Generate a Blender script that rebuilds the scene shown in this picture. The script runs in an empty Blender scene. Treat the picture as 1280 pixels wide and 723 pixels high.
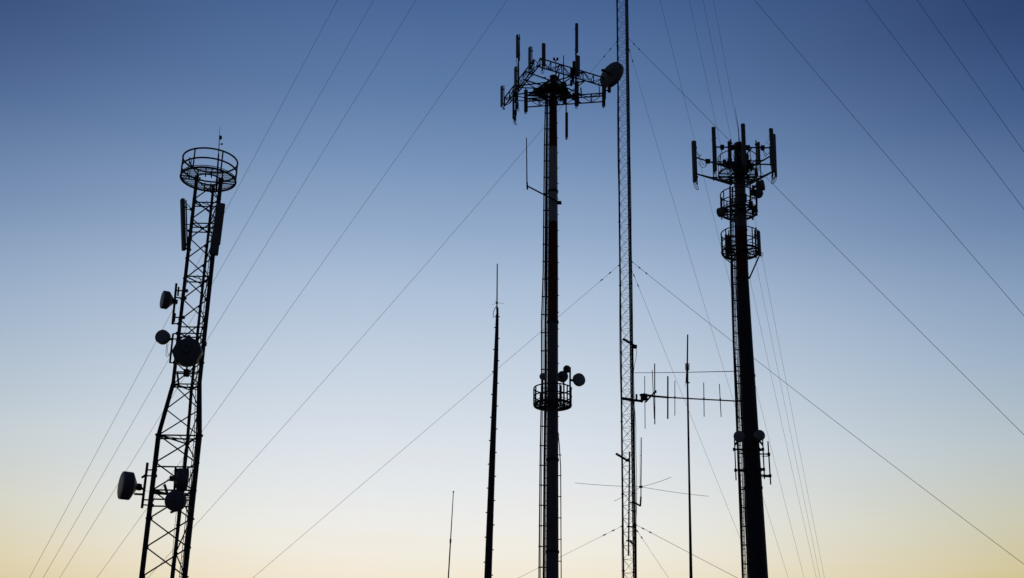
import bpy, bmesh, math, random
from mathutils import Vector, Matrix
random.seed(7)
S = bpy.context.scene
C = S.collection
R = math.radians
PI = math.pi

# ------------------------------------------------------------------ camera
FPX, PITCH, ROLL, HC = 1492.3, R(21.4587), R(0.8966), 10.195
Fv = Vector((0, math.cos(PITCH), math.sin(PITCH)))
Uv = Vector((0, -math.sin(PITCH), math.cos(PITCH)))
Rv = Vector((1, 0, 0))
R2 = Rv * math.cos(ROLL) + Uv * math.sin(ROLL)
U2 = -Rv * math.sin(ROLL) + Uv * math.cos(ROLL)
cd = bpy.data.cameras.new('camera')
cam = bpy.data.objects.new('camera', cd)
C.objects.link(cam)
cam.matrix_world = Matrix(((R2.x, U2.x, -Fv.x, 0), (R2.y, U2.y, -Fv.y, 0), (R2.z, U2.z, -Fv.z, HC), (0, 0, 0, 1)))
cd.lens = 36 * FPX / 1280
cd.clip_start = .1
cd.clip_end = 6000
S.camera = cam

# ------------------------------------------------------------------ sky and sun (just set, glow low behind the masts)
GLOW = R(-3.0)       # azimuth of the glow, from +Y towards +X
w = bpy.data.worlds.new('World')
S.world = w
w.use_nodes = True
nt = w.node_tree
for n in list(nt.nodes): nt.nodes.remove(n)
def N(t, **k):
    n = nt.nodes.new(t)
    for a, b in k.items(): setattr(n, a, b)
    return n
def lk(a, b): nt.links.new(a, b)
def mth(op, a, b=None, clamp=False):
    n = N('ShaderNodeMath', operation=op); n.use_clamp = clamp
    for i, v in enumerate((a, b)):
        if v is None: continue
        if isinstance(v, (int, float)): n.inputs[i].default_value = v
        else: lk(v, n.inputs[i])
    return n.outputs[0]
tc = N('ShaderNodeTexCoord')
sp = N('ShaderNodeSeparateXYZ'); lk(tc.outputs['Generated'], sp.inputs[0])
elev = mth('DIVIDE', mth('ARCSINE', sp.outputs[2]), PI / 2)             # 0 horizon .. 1 zenith
azi = mth('ARCTAN2', sp.outputs[0], sp.outputs[1])
daz = mth('SUBTRACT', azi, GLOW)
daz = mth('ABSOLUTE', mth('ARCTAN2', mth('SINE', daz), mth('COSINE', daz)))
def lin(c):
    return tuple(((v / 255) / 12.92 if v / 255 <= .04045 else ((v / 255 + .055) / 1.055) ** 2.4) for v in c) + (1,)
def ramp(fac, stops):
    n = N('ShaderNodeValToRGB')
    cr = n.color_ramp; cr.interpolation = 'EASE' if False else 'LINEAR'
    while len(cr.elements) > 1: cr.elements.remove(cr.elements[-1])
    for i, (p, c) in enumerate(stops):
        e = cr.elements[0] if i == 0 else cr.elements.new(p)
        e.position = p; e.color = lin(c)
    lk(fac, n.inputs[0]); return n.outputs[0]
def deg(d): return d / 90
A = ramp(elev, [(0, (232, 186, 120)), (deg(4), (244, 214, 160)), (deg(7.8), (249, 238, 216)), (deg(9), (248, 243, 231)), (deg(10.4), (243, 243, 239)), (deg(13.8), (225, 232, 239)),
                (deg(18.3), (198, 212, 228)), (deg(21.5), (175, 195, 219)), (deg(24), (152, 176, 207)), (deg(27.5), (122, 150, 189)), (deg(30.5), (98, 128, 172)), (deg(35), (73, 103, 152)), (deg(50), (42, 64, 108)), (1, (28, 44, 80))])
B = ramp(elev, [(0, (205, 165, 90)), (deg(4), (195, 168, 96)), (deg(7.8), (204, 190, 130)), (deg(10), (198, 195, 164)), (deg(13), (180, 193, 195)),
                (deg(17), (150, 173, 196)), (deg(20), (128, 155, 187)), (deg(23), (98, 126, 167)), (deg(28), (58, 86, 134)), (deg(32), (42, 62, 108)), (deg(50), (24, 38, 74)), (1, (28, 44, 80))])
D_ = ramp(elev, [(0, (44, 45, 55)), (deg(10), (42, 46, 60)), (deg(30), (28, 34, 54)), (1, (24, 36, 64))])
def mixc(f, a, b):
    n = N('ShaderNodeMixRGB'); lk(a, n.inputs[1]); lk(b, n.inputs[2])
    if isinstance(f, (int, float)): n.inputs[0].default_value = f
    else: lk(f, n.inputs[0])
    return n.outputs[0]
def mapr(v, a, b, kind='SMOOTHSTEP'):
    n = N('ShaderNodeMapRange', interpolation_type=kind); lk(v, n.inputs[0]); n.inputs[1].default_value = a; n.inputs[2].default_value = b
    return n.outputs[0]
sky = mixc(mapr(daz, R(3), R(36)), A, B)
sky = mixc(mapr(daz, R(38), R(95)), sky, D_)
# thin high haze bands, barely there
mp = N('ShaderNodeMapping'); lk(tc.outputs['Generated'], mp.inputs[0]); mp.inputs['Scale'].default_value = (1.6, 1.6, 16)
nz = N('ShaderNodeTexNoise'); lk(mp.outputs[0], nz.inputs[0]); nz.inputs['Scale'].default_value = 2.2; nz.inputs['Detail'].default_value = 5
band = mth('MULTIPLY', mapr(nz.outputs[0], .54, .78), mapr(elev, deg(19), deg(8)))
hz = N('ShaderNodeRGB'); hz.outputs[0].default_value = lin((244, 228, 208))
sky = mixc(mth('MULTIPLY', band, .22), sky, hz.outputs[0])
nish = N('ShaderNodeTexSky', sky_type='NISHITA'); nish.sun_disc = False
nish.sun_elevation = R(-1.0); nish.sun_rotation = GLOW; nish.ozone_density = 4; nish.dust_density = .5
sc = N('ShaderNodeVectorMath', operation='SCALE'); lk(nish.outputs[0], sc.inputs[0]); sc.inputs[3].default_value = .3
sky = mixc(.06, sky, sc.outputs[0])
bg = N('ShaderNodeBackground'); lk(sky, bg.inputs[0]); bg.inputs[1].default_value = 1.0
ow = N('ShaderNodeOutputWorld'); lk(bg.outputs[0], ow.inputs[0])

sl = bpy.data.lights.new('sun', 'SUN'); sl.energy = .12; sl.angle = R(.5); sl.color = (1, .78, .55)
sun = bpy.data.objects.new('sun', sl); C.objects.link(sun)
sdir = Vector((math.sin(GLOW) * math.cos(R(1.2)), math.cos(GLOW) * math.cos(R(1.2)), math.sin(R(1.2))))
sun.rotation_euler = sdir.to_track_quat('Z', 'Y').to_euler()
sun.location = (0, 0, 200)
vs = S.view_settings
vs.view_transform = 'Standard'; vs.look = 'None'; vs.exposure = 0; vs.gamma = 1; vs.use_curve_mapping = False

# ------------------------------------------------------------------ materials
def material(name, base, rough=.6, metal=0., var=.25, scale=3., bump=.15, streak=False):
    m = bpy.data.materials.new(name); m.use_nodes = True
    t = m.node_tree; b = t.nodes['Principled BSDF']
    tc = t.nodes.new('ShaderNodeTexCoord'); mp = t.nodes.new('ShaderNodeMapping')
    t.links.new(tc.outputs['Object'], mp.inputs[0])
    if streak: mp.inputs['Scale'].default_value = (4, 4, .35)
    n = t.nodes.new('ShaderNodeTexNoise'); n.inputs['Scale'].default_value = scale; n.inputs['Detail'].default_value = 6
    t.links.new(mp.outputs[0], n.inputs[0])
    r = t.nodes.new('ShaderNodeValToRGB')
    r.color_ramp.elements[0].position = .3; r.color_ramp.elements[1].position = .75
    r.color_ramp.elements[0].color = tuple(c * (1 - var) for c in base) + (1,)
    r.color_ramp.elements[1].color = tuple(min(1, c * (1 + var)) for c in base) + (1,)
    t.links.new(n.outputs[0], r.inputs[0]); t.links.new(r.outputs[0], b.inputs['Base Color'])
    b.inputs['Roughness'].default_value = rough; b.inputs['Metallic'].default_value = metal
    b.inputs['Specular IOR Level'].default_value = .25
    bp = t.nodes.new('ShaderNodeBump'); bp.inputs['Strength'].default_value = bump; bp.inputs['Distance'].default_value = .01
    t.links.new(n.outputs[0], bp.inputs['Height']); t.links.new(bp.outputs[0], b.inputs['Normal'])
    return m
M = dict(
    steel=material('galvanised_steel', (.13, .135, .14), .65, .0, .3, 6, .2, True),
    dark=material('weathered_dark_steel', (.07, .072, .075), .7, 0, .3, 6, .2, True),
    cable=material('black_cable', (.03, .03, .032), .7),
    wire=material('guy_wire_steel', (.3, .31, .33), .6),
    red=material('aviation_red_paint', (.19, .03, .022), .6, 0, .25, 2, .1, True),
    white=material('aviation_white_paint', (.52, .51, .49), .6, 0, .15, 2, .1, True),
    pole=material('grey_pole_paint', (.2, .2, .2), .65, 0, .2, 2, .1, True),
    panel=material('panel_radome', (.22, .22, .215), .55, 0, .1, 2, .05),
    radome=material('dish_radome', (.4, .4, .4), .5, 0, .1, 2, .05),
    shroud=material('dish_shroud', (.21, .21, .215), .55, 0, .15, 3, .05),
    grate=material('platform_grating', (.25, .26, .27), .6),
    concrete=material('concrete', (.32, .31, .29), .9, 0, .2, 4, .4),
    ceramic=material('insulator_ceramic', (.12, .09, .08), .4),
)
def ground_mat():
    m = bpy.data.materials.new('dry_field'); m.use_nodes = True
    t = m.node_tree; b = t.nodes['Principled BSDF']; b.inputs['Roughness'].default_value = .95
    tc = t.nodes.new('ShaderNodeTexCoord')
    n = t.nodes.new('ShaderNodeTexNoise'); n.inputs['Scale'].default_value = .08; n.inputs['Detail'].default_value = 10
    n2 = t.nodes.new('ShaderNodeTexNoise'); n2.inputs['Scale'].default_value = 4; n2.inputs['Detail'].default_value = 6
    for q in (n, n2): t.links.new(tc.outputs['Object'], q.inputs[0])
    r = t.nodes.new('ShaderNodeValToRGB')
    r.color_ramp.elements[0].position = .35; r.color_ramp.elements[1].position = .65
    r.color_ramp.elements[0].color = (.045, .055, .025, 1); r.color_ramp.elements[1].color = (.13, .105, .06, 1)
    a = t.nodes.new('ShaderNodeMath'); a.operation = 'MULTIPLY_ADD'; a.inputs[1].default_value = .3
    t.links.new(n2.outputs[0], a.inputs[0]); t.links.new(n.outputs[0], a.inputs[2])
    s = t.nodes.new('ShaderNodeMath'); s.operation = 'SUBTRACT'; s.inputs[1].default_value = .15
    t.links.new(a.outputs[0], s.inputs[0]); t.links.new(s.outputs[0], r.inputs[0]); t.links.new(r.outputs[0], b.inputs['Base Color'])
    bp = t.nodes.new('ShaderNodeBump'); bp.inputs['Strength'].default_value = .6; bp.inputs['Distance'].default_value = .1
    t.links.new(n2.outputs[0], bp.inputs['Height']); t.links.new(bp.outputs[0], b.inputs['Normal'])
    return m
M['ground'] = ground_mat()

# ------------------------------------------------------------------ helpers
def V(*a): return Vector(a)
EACH = {'jumper_cable', 'feeder_cable', 'ground_radial'}                       # every loose strand is a part
NEAR = {'bracket', 'step_bolt', 'cable_bracket', 'radio_unit', 'equipment_box', 'amplifier_box', 'clamp', 'support_arm', 'flange_collar',
        'horizontal_strut', 'dish_mount', 'dish_arm', 'dish_frame', 'panel_bracket', 'brace', 'antenna_mast', 'mounting_pipe'}
def islands(bm):
    seen, out = set(), []
    bm.verts.ensure_lookup_table()
    for v in bm.verts:
        if v in seen: continue
        st, isl = [v], []; seen.add(v)
        while st:
            q = st.pop(); isl.append(q)
            for e in q.link_edges:
                o = e.other_vert(q)
                if o not in seen: seen.add(o); st.append(o)
        out.append(isl)
    return out
def obj(name, bm, m, parent=None, smooth=True):
    """link the mesh as one object; pieces of a countable kind become one object each"""
    if name in EACH or name in NEAR:
        isl = islands(bm); grp = list(range(len(isl)))
        if name in NEAR:
            bb = []
            for i in isl:
                bb.append([min(v.co[k] for v in i) - .02 for k in range(3)] + [max(v.co[k] for v in i) + .02 for k in range(3)])
            def find(i):
                while grp[i] != i: i = grp[i]
                return i
            for i in range(len(isl)):
                for j in range(i):
                    if all(bb[i][k] <= bb[j][k + 3] and bb[j][k] <= bb[i][k + 3] for k in range(3)): grp[find(i)] = find(j)
            grp = [find(i) for i in range(len(isl))]
        keys = sorted(set(grp))
        if len(keys) > 1:
            first = None
            for key in keys:
                nb = bmesh.new(); mp = {}
                for g, i in zip(grp, isl):
                    if g == key:
                        for v in i: mp[v] = nb.verts.new(v.co)
                for f in bm.faces:
                    if f.verts[0] in mp: nb.faces.new([mp[v] for v in f.verts])
                o = link_mesh(name, nb, m, parent, smooth); first = first or o
            bm.free(); return first
    return link_mesh(name, bm, m, parent, smooth)
def link_mesh(name, bm, m, parent=None, smooth=True):
    me = bpy.data.meshes.new(name)
    bm.normal_update()
    if smooth:
        for f in bm.faces: f.smooth = len(f.verts) == 4
    bm.to_mesh(me); bm.free()
    try: me.set_sharp_from_angle(angle=R(38))
    except Exception: pass
    me.materials.append(M[m] if isinstance(m, str) else m)
    o = bpy.data.objects.new(name, me); C.objects.link(o)
    if parent: o.parent = parent
    return o
def tag(o, label=None, cat=None, group=None, kind=None):
    for k, v in (('label', label), ('category', cat), ('group', group), ('kind', kind)):
        if v: o[k] = v
    return o
def basis(z):
    z = z.normalized()
    h = V(0, 0, 1) if abs(z.z) < .95 else V(0, 1, 0)
    x = h.cross(z).normalized(); return x, z.cross(x)
def rod(bm, a, b, r, r2=None, n=8, cap=True):
    a, b = Vector(a), Vector(b)
    if (b - a).length < 1e-5: return
    x, y = basis(b - a); r2 = r if r2 is None else r2
    A = [bm.verts.new(a + (x * math.cos(2 * PI * i / n) + y * math.sin(2 * PI * i / n)) * r) for i in range(n)]
    B = [bm.verts.new(b + (x * math.cos(2 * PI * i / n) + y * math.sin(2 * PI * i / n)) * r2) for i in range(n)]
    for i in range(n): bm.faces.new((A[i], A[(i + 1) % n], B[(i + 1) % n], B[i]))
    if cap: bm.faces.new(A[::-1]); bm.faces.new(B)
def angle_bar(bm, a, b, s, th=.012):
    """L section bar"""
    a, b = Vector(a), Vector(b); x, y = basis(b - a)
    P = [(0, 0), (s, 0), (s, th), (th, th), (th, s), (0, s)]
    A = [bm.verts.new(a + x * (p - s / 2) + y * (q - s / 2)) for p, q in P]; B = [bm.verts.new(b + x * (p - s / 2) + y * (q - s / 2)) for p, q in P]
    for i in range(6): bm.faces.new((A[i], A[(i + 1) % 6], B[(i + 1) % 6], B[i]))
    bm.faces.new(A[::-1]); bm.faces.new(B)
def tube(bm, pts, r, n=6, closed=False):
    pts = [Vector(p) for p in pts]; m = len(pts); rings = []
    up = None
    for i, p in enumerate(pts):
        a = pts[i - 1] if (i > 0 or closed) else p
        b = pts[(i + 1) % m] if (i < m - 1 or closed) else p
        t = (b - a).normalized()
        if up is None: up = basis(t)[0]
        x = (up - t * up.dot(t)).normalized(); up = x; y = t.cross(x)
        rr = r[i] if isinstance(r, (list, tuple)) else r
        rings.append([bm.verts.new(p + (x * math.cos(2 * PI * k / n) + y * math.sin(2 * PI * k / n)) * rr) for k in range(n)])
    for i in range(m if closed else m - 1):
        A, B = rings[i], rings[(i + 1) % m]
        for k in range(n): bm.faces.new((A[k], A[(k + 1) % n], B[(k + 1) % n], B[k]))
    if not closed: bm.faces.new(rings[0][::-1]); bm.faces.new(rings[-1])
def ring(bm, c, rad, r, n=48, k=6, a0=0, a1=2 * PI):
    full = abs(a1 - a0 - 2 * PI) < 1e-4
    pts = [c + V(math.cos(a0 + (a1 - a0) * i / n), math.sin(a0 + (a1 - a0) * i / n), 0) * rad for i in range(n if full else n + 1)]
    tube(bm, pts, r, k, full)
def box(bm, c, sx, sy, sz, yaw=0., rot=None):
    m = rot or Matrix.Rotation(yaw, 3, 'Z'); c = Vector(c)
    vs = [bm.verts.new(c + m @ V(x * sx / 2, y * sy / 2, z * sz / 2)) for x in (-1, 1) for y in (-1, 1) for z in (-1, 1)]
    for f in ((0, 1, 3, 2), (4, 6, 7, 5), (0, 4, 5, 1), (2, 3, 7, 6), (0, 2, 6, 4), (1, 5, 7, 3)): bm.faces.new([vs[i] for i in f])
def slab(bm, a, b, wd, dp, fwd):
    """rounded-section panel from a (bottom) to b (top); fwd = direction its face looks"""
    a, b = Vector(a), Vector(b); z = (b - a).normalized(); f = (Vector(fwd) - z * z.dot(Vector(fwd))).normalized(); x = f.cross(z)
    P = []
    for i in range(16):
        t = 2 * PI * i / 16; cx, cy = math.cos(t), math.sin(t)
        P.append((math.copysign(abs(cx) ** .45, cx) * wd / 2, math.copysign(abs(cy) ** .45, cy) * dp / 2))
    L = (b - a).length; e = min(.05, L * .1); prev = None
    for (h, s) in ((0, .75), (e * .35, .95), (e, 1), (L - e, 1), (L - e * .35, .95), (L, .75)):
        R_ = [bm.verts.new(a + z * h + x * p * s + f * q * s) for p, q in P]
        if prev:
            for i in range(16): bm.faces.new((prev[i], prev[(i + 1) % 16], R_[(i + 1) % 16], R_[i]))
        else: bm.faces.new(R_[::-1])
        prev = R_
    bm.faces.new(prev)
def turned(bm, c, axis, prof, n=28, cap=True):
    """surface of revolution: prof = [(distance along axis, radius)...]"""
    c = Vector(c); z = Vector(axis).normalized(); x, y = basis(z); prev = None
    for (h, r) in prof:
        R_ = [bm.verts.new(c + z * h + (x * math.cos(2 * PI * i / n) + y * math.sin(2 * PI * i / n)) * max(r, .002)) for i in range(n)]
        if prev:
            for i in range(n): bm.faces.new((prev[i], prev[(i + 1) % n], R_[(i + 1) % n], R_[i]))
        elif cap: bm.faces.new(R_[::-1])
        prev = R_
    if cap: bm.faces.new(prev)
def bez(a, b, sag, n=12, side=V(0, 0, 0)):
    a, b = Vector(a), Vector(b)
    return [a.lerp(b, t / n) + (V(0, 0, -1) * sag + side) * 4 * (t / n) * (1 - t / n) for t in range(n + 1)]

def ray(px, py, y):
    d = R2 * (px - 640) + U2 * (361.5 - py) + Fv * FPX
    return d * (y / d.y) + V(0, 0, HC)
class Stand:
    """a tower at its own distance; local frame: x right, y away, z along its axis"""
    def __init__(s, name, D, p0, p1, label, cat, group=None):
        s.D = D; a = ray(*p0, D); b = ray(*p1, D)
        z = (b - a).normalized(); base = a - z * (a.z / z.z); x = V(0, 1, 0).cross(z).normalized(); y = z.cross(x)
        s.m = Matrix(((x.x, y.x, z.x, base.x), (x.y, y.y, z.y, base.y), (x.z, y.z, z.z, base.z), (0, 0, 0, 1))); s.i = s.m.inverted()
        s.root = bpy.data.objects.new(name, None); C.objects.link(s.root); s.root.matrix_world = s.m
        s.root.empty_display_size = .5
        tag(s.root, label, cat, group)
    def L(s, px, py, dy=0.): return s.i @ ray(px, py, s.D + dy)
    def z(s, py, px=None, dy=0.):
        """local height at which the axis crosses image row py"""
        lo, hi = 0., 220.
        for _ in range(40):
            h = (lo + hi) / 2; p = s.m @ V(0, dy, h) - V(0, 0, HC)
            if 361.5 - FPX * p.dot(U2) / p.dot(Fv) > py: lo = h
            else: hi = h
        return lo
    def onz(s, px, py, z0):
        lo, hi = -25., 25.
        for _ in range(40):
            h = (lo + hi) / 2
            if s.L(px, py, h).z < z0: lo = h
            else: hi = h
        return s.L(px, py, lo)
    def mpp(s, p):
        return ((s.m @ Vector(p)) - V(0, 0, HC)).dot(Fv) / FPX
    def pad(s, sx=3., h=.6):
        bm = bmesh.new(); box(bm, (0, 0, h / 2 - .3), sx, sx, h + .6)
        bmesh.ops.bevel(bm, geom=bm.edges[:], offset=.05, segments=2, affect='EDGES'); obj('foundation', bm, 'concrete', s.root, False)

def panel(T, x0, y0, x1, y1, wpx, dy=0., fwd=(0, -1, 0), dp=.13, pipe=(.15, .15), mat='panel', bracket=True, tail=0.):
    """panel antenna from image point (x0,y0) top to (x1,y1) bottom at depth dy; its pipe stands behind"""
    b = T.L(x0, y0, dy); a = T.L(x1, y1, dy); s = T.mpp((a + b) / 2); f = Vector(fwd).normalized()
    bm = bmesh.new(); slab(bm, a, b, wpx * s, dp, f); o = obj('panel_antenna', bm, mat, T.root)
    u = (b - a).normalized(); off = -f * (dp / 2 + .11)
    bm = bmesh.new(); rod(bm, a + off - u * pipe[1], b + off + u * pipe[0], .038); obj('mounting_pipe', bm, 'steel', o)
    bm = bmesh.new()
    for t in (.14, .86):
        p = a.lerp(b, t); rod(bm, p, p + off, .03, n=6); box(bm, p + off, .12, .12, .07)
    obj('bracket', bm, 'steel', o)
    if tail:
        bm = bmesh.new()
        for k in (-1, 0, 1):
            q = a + V(k * .05, 0, 0); tube(bm, bez(q, q + off * 1.2 - u * tail, 0, 8, V(k * .04, .03, 0)), .016)
        obj('jumper_cable', bm, 'cable', o)
    return o
def dish(T, cx, cy, rpx, n, dy=0., drum=.3, cone=.25, hub=None, mount=None, mr=.05, radio=True, seg=32):
    """microwave dish: drum of radius rpx, radome looks along n, cone and hub behind it"""
    c = T.L(cx, cy, dy); s = T.mpp(c); Rd = rpx * s; n = Vector(n).normalized()
    bm = bmesh.new()
    turned(bm, c, -n, [(-drum / 2, Rd * .985), (-drum / 2 + .02, Rd), (drum / 2 - .03, Rd), (drum / 2, Rd * .96), (drum / 2 + .02, Rd * .9), (drum / 2 + cone * .55, Rd * .55), (drum / 2 + cone, Rd * .22), (drum / 2 + cone + .12, Rd * .2)], seg)
    o = obj('dish_antenna', bm, 'shroud', T.root)
    bm = bmesh.new(); turned(bm, c, n, [(drum / 2 + .002, Rd * .96), (drum / 2 + .02, Rd * .93), (drum / 2 + .045, Rd * .6), (drum / 2 + .055, Rd * .1)]); obj('radome', bm, 'radome', o)
    hc = c - n * (drum / 2 + cone + .1)
    if radio: bm = bmesh.new(); box(bm, hc, max(.14, Rd * .35), max(.14, Rd * .35), max(.18, Rd * .42), math.atan2(n.y, n.x)); obj('radio_unit', bm, 'dark', o, False)
    if mount:
        bm = bmesh.new(); m = Vector(mount) if isinstance(mount, Vector) else T.L(*mount)
        rod(bm, hc, m, mr, n=8); rod(bm, hc + V(0, 0, Rd * .25), m + V(0, 0, -.05), mr * .6, n=6); obj('dish_mount', bm, 'dark', o)
    return o
def railing(T, z_floor, z_top, Rad, posts, c=(0, 0), mid=1, inner=.5, grating=True, skirt=.12, tube_r=.025, beams=4, ang=0., post_r=.02, band=0., bar=.014, rim=.04):
    """round working platform: grating ring with toe ring, beams, posts and hoop rails"""
    cz = V(c[0], c[1], 0); bm = bmesh.new()
    ring(bm, cz + V(0, 0, z_floor), Rad, rim, 56, 8); ring(bm, cz + V(0, 0, z_floor + skirt), Rad, .022, 56, 6)
    ring(bm, cz + V(0, 0, z_floor), inner, rim * .75, 32, 6)
    if band:      # solid toe board
        turned(bm, cz + V(0, 0, z_floor - .1), V(0, 0, 1), [(0.01, Rad - .02), (0, Rad + .01), (band, Rad + .01), (band, Rad - .02)], 48, False)
    for k in range(beams):
        a = ang + 2 * PI * k / beams
        for s in (-.16, .16):
            d = V(math.cos(a), math.sin(a), 0); q = V(-d.y, d.x, 0) * s
            rod(bm, cz + d * inner * .6 + q + V(0, 0, z_floor - .04), cz + d * Rad * .99 + q + V(0, 0, z_floor - .04), .035, n=6)
    o = obj('work_platform', bm, 'dark', T.root)
    bm = bmesh.new(); step = .085; g = -Rad
    while g < Rad:
        for ax in (0, 1):
            if ax and int(round(g / step)) % 3: continue
            e = math.sqrt(max(Rad * Rad - g * g, 0)) - .03
            i = math.sqrt(inner * inner - g * g) if abs(g) < inner else 0
            for (p, q) in (((-e, -i), (i, e)) if i else ((-e, e),)):
                if q - p < .05: continue
                m = (p + q) / 2
                if ax == 0: box(bm, cz + V(g, m, z_floor + .012), bar, q - p, .025)
                else: box(bm, cz + V(m, g, z_floor + .004), q - p, bar, .015)
        g += step
    if grating: obj('floor_grating', bm, 'grate', o, False)
    bm = bmesh.new()
    for k in range(mid + 1):
        z = z_top + (z_floor - z_top) * k / (mid + 1) * 1.0
        ring(bm, cz + V(0, 0, z), Rad, tube_r, 56, 8)
    for a in posts:
        d = V(math.cos(R(a)), math.sin(R(a)), 0) * Rad
        rod(bm, cz + d + V(0, 0, z_floor - .05), cz + d + V(0, 0, z_top), post_r)
    obj('guard_rail', bm, 'dark', o)
    return o
def truss(T, name, A, B, h, inward, nb=5, r=.038):
    """three-chord truss arm between A and B (top chord), bottom chord h below, third chord shifted inward"""
    bm = bmesh.new(); dz = V(0, 0, -h); iw = Vector(inward).normalized() * .38 + V(0, 0, -h * .62)
    for o in (V(0, 0, 0), dz, iw): rod(bm, A + o, B + o, r)
    P = [A.lerp(B, i / nb) for i in range(nb + 1)]
    for i, p in enumerate(P):
        rod(bm, p, p + dz, r * .75); rod(bm, p + dz, p + iw, r * .55); rod(bm, p, p + iw, r * .55)
        if i < nb:
            q = P[i + 1]
            if i % 2: rod(bm, p + dz, q, r * .55); rod(bm, p + iw, q, r * .5)
            else: rod(bm, p, q + dz, r * .55); rod(bm, p, q + iw, r * .5)
    return obj(name, bm, 'dark', T.root)
def ladder(bm, A, B, w, side, step=.3, r=.022, rr=.012):
    A, B = Vector(A), Vector(B); s = Vector(side).normalized() * w / 2
    rod(bm, A - s, B - s, r, n=6); rod(bm, A + s, B + s, r, n=6)
    n = int((B - A).length / step)
    for i in range(n):
        p = A.lerp(B, (i + .5) / n); rod(bm, p - s, p + s, rr, n=5)
def pole_mesh(bm, prof, n=16):
    """tapered faceted pole: [(z, x offset, radius)]"""
    prev = None
    for z, x, r in prof:
        R_ = [bm.verts.new(V(x + math.cos(2 * PI * (i + .5) / n) * r, math.sin(2 * PI * (i + .5) / n) * r, z)) for i in range(n)]
        if prev:
            for i in range(n): bm.faces.new((prev[i], prev[(i + 1) % n], R_[(i + 1) % n], R_[i]))
        else: bm.faces.new(R_[::-1])
        prev = R_
    bm.faces.new(prev)
def interp(tab, z):
    tab = sorted(tab)
    if z <= tab[0][0]: return tab[0][1]
    for (a, u), (b, v) in zip(tab, tab[1:]):
        if z <= b: return u + (v - u) * (z - a) / (b - a)
    return tab[-1][1]

# ------------------------------------------------------------------ ground
bm = bmesh.new()
NR, NA = 60, 72
def gz(x, y): return 8.6 * math.exp(-(x * x + y * y) / (2 * 13.0 ** 2)) + .0
rows = []
for i in range(NR + 1):
    rr = 0.01 if i == 0 else 1.2 * (4200 / 1.2) ** ((i - 1) / (NR - 1))
    if i == 0: rows.append([bm.verts.new(V(0, 0, gz(0, 0)))] * NA); continue
    rows.append([bm.verts.new(V(rr * math.cos(2 * PI * k / NA), rr * math.sin(2 * PI * k / NA), gz(rr * math.cos(2 * PI * k / NA), rr * math.sin(2 * PI * k / NA)))) for k in range(NA)])
for k in range(NA): bm.faces.new((rows[0][0], rows[1][k], rows[1][(k + 1) % NA]))
for i in range(1, NR):
    for k in range(NA): bm.faces.new((rows[i][k], rows[i + 1][k], rows[i + 1][(k + 1) % NA], rows[i][(k + 1) % NA]))
tag(obj('ground', bm, 'ground'), kind='structure')

# ================================================================== 1. LEFT LATTICE TOWER
T = Stand('lattice_tower', 60, (204.5, 723), (258.5, 250), 'leaning triangular lattice tower with round railed platform on top and several microwave dishes', 'tower')
T.pad(4.2)
ANG = [R(211), R(331), R(91)]      # the whole mast stands turned towards the field on its left
tab = []
for py, xl, xr in ((723, 177.8, 231.5), (660, 185.2, 237), (548, 197.8, 248.8), (483, 216, 248.8), (330, 233.2, 263.2), (250, 243, 273.4), (226, 245.6, 276)):
    a, b = T.L(xl, py), T.L(xr, py); rho = (b.x - a.x) * .96 / 1.673
    tab.append(((a.z + b.z) / 2, (a.x + b.x) / 2 + .135 * rho, rho))
tab.sort()
def leg(z, k):
    c = interp([(t[0], t[1]) for t in tab], z); r = interp([(t[0], t[2]) for t in tab], z)
    return V(c + r * math.cos(ANG[k]), r * math.sin(ANG[k]), z)
Z = lambda py: T.z(py)
z548, z483, z723, zt = Z(548), Z(483), Z(723), Z(229)
bayl = (z548 - z723) / 5
low = [z548 - bayl * i for i in range(60) if z548 - bayl * i > .5][::-1]
low = [.45] + low
nu = 10
nodes = low + [(z548 + z483) / 2, z483] + [z483 + (zt - z483) * i / nu for i in range(1, nu + 1)]
for k, (rl, ru) in enumerate(((.13, .1), (.135, .115), (.095, .08))):
    bm = bmesh.new()
    zs = [.3, z548, z483, zt + (.25 if k != 1 else .1)]
    for a, b in zip(zs, zs[1:]):
        rod(bm, leg(a, k), leg(b, k), rl if b <= z548 else ru if a >= z483 else (rl + ru) / 2, n=8)
    # flange joints and cleats
    for i, z in enumerate(nodes):
        if z > 1: rod(bm, leg(z - .035, k), leg(z + .035, k), (rl if z <= z548 else ru) * (1.4 if i % 3 == 0 else 1.12), n=8)
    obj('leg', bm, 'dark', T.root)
bm = bmesh.new()
for i, (a, b) in enumerate(zip(nodes, nodes[1:])):
    s = .07 if b <= z548 + .1 else .062
    rod(bm, leg(a, 0), leg(b, 1), s * .55, n=6); rod(bm, leg(a, 1), leg(b, 0), s * .55, n=6)
    if i % 2: rod(bm, leg(a, 1), leg(b, 2), s * .5, n=6)
    else: rod(bm, leg(b, 1), leg(a, 2), s * .5, n=6)
obj('cross_bracing', bm, 'dark', T.root)
bm = bmesh.new()
hor = [z723 - bayl * 2, z548, z548 - .13 * bayl, Z(587), Z(616), Z(620), Z(636), z483, Z(487), Z(468), Z(420), Z(412), Z(349), Z(356), Z(283), Z(288), Z(294), Z(257), Z(262)]
for z in hor:
    for i in range(3):
        if i == 0 or hor.index(z) in (1, 4, 7, 10, 12, 14, 17): rod(bm, leg(z, i), leg(z, (i + 1) % 3), .042 if z < z483 else .036, n=6)
for p in (347, 483, 548, 618, 255):
    rod(bm, leg(Z(p), 0), leg(Z(p + 8), 1), .022, n=6); rod(bm, leg(Z(p), 1).lerp(leg(Z(p), 0), .5), leg(Z(p), 2), .022, n=6)
obj('horizontal_strut', bm, 'dark', T.root)
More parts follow.
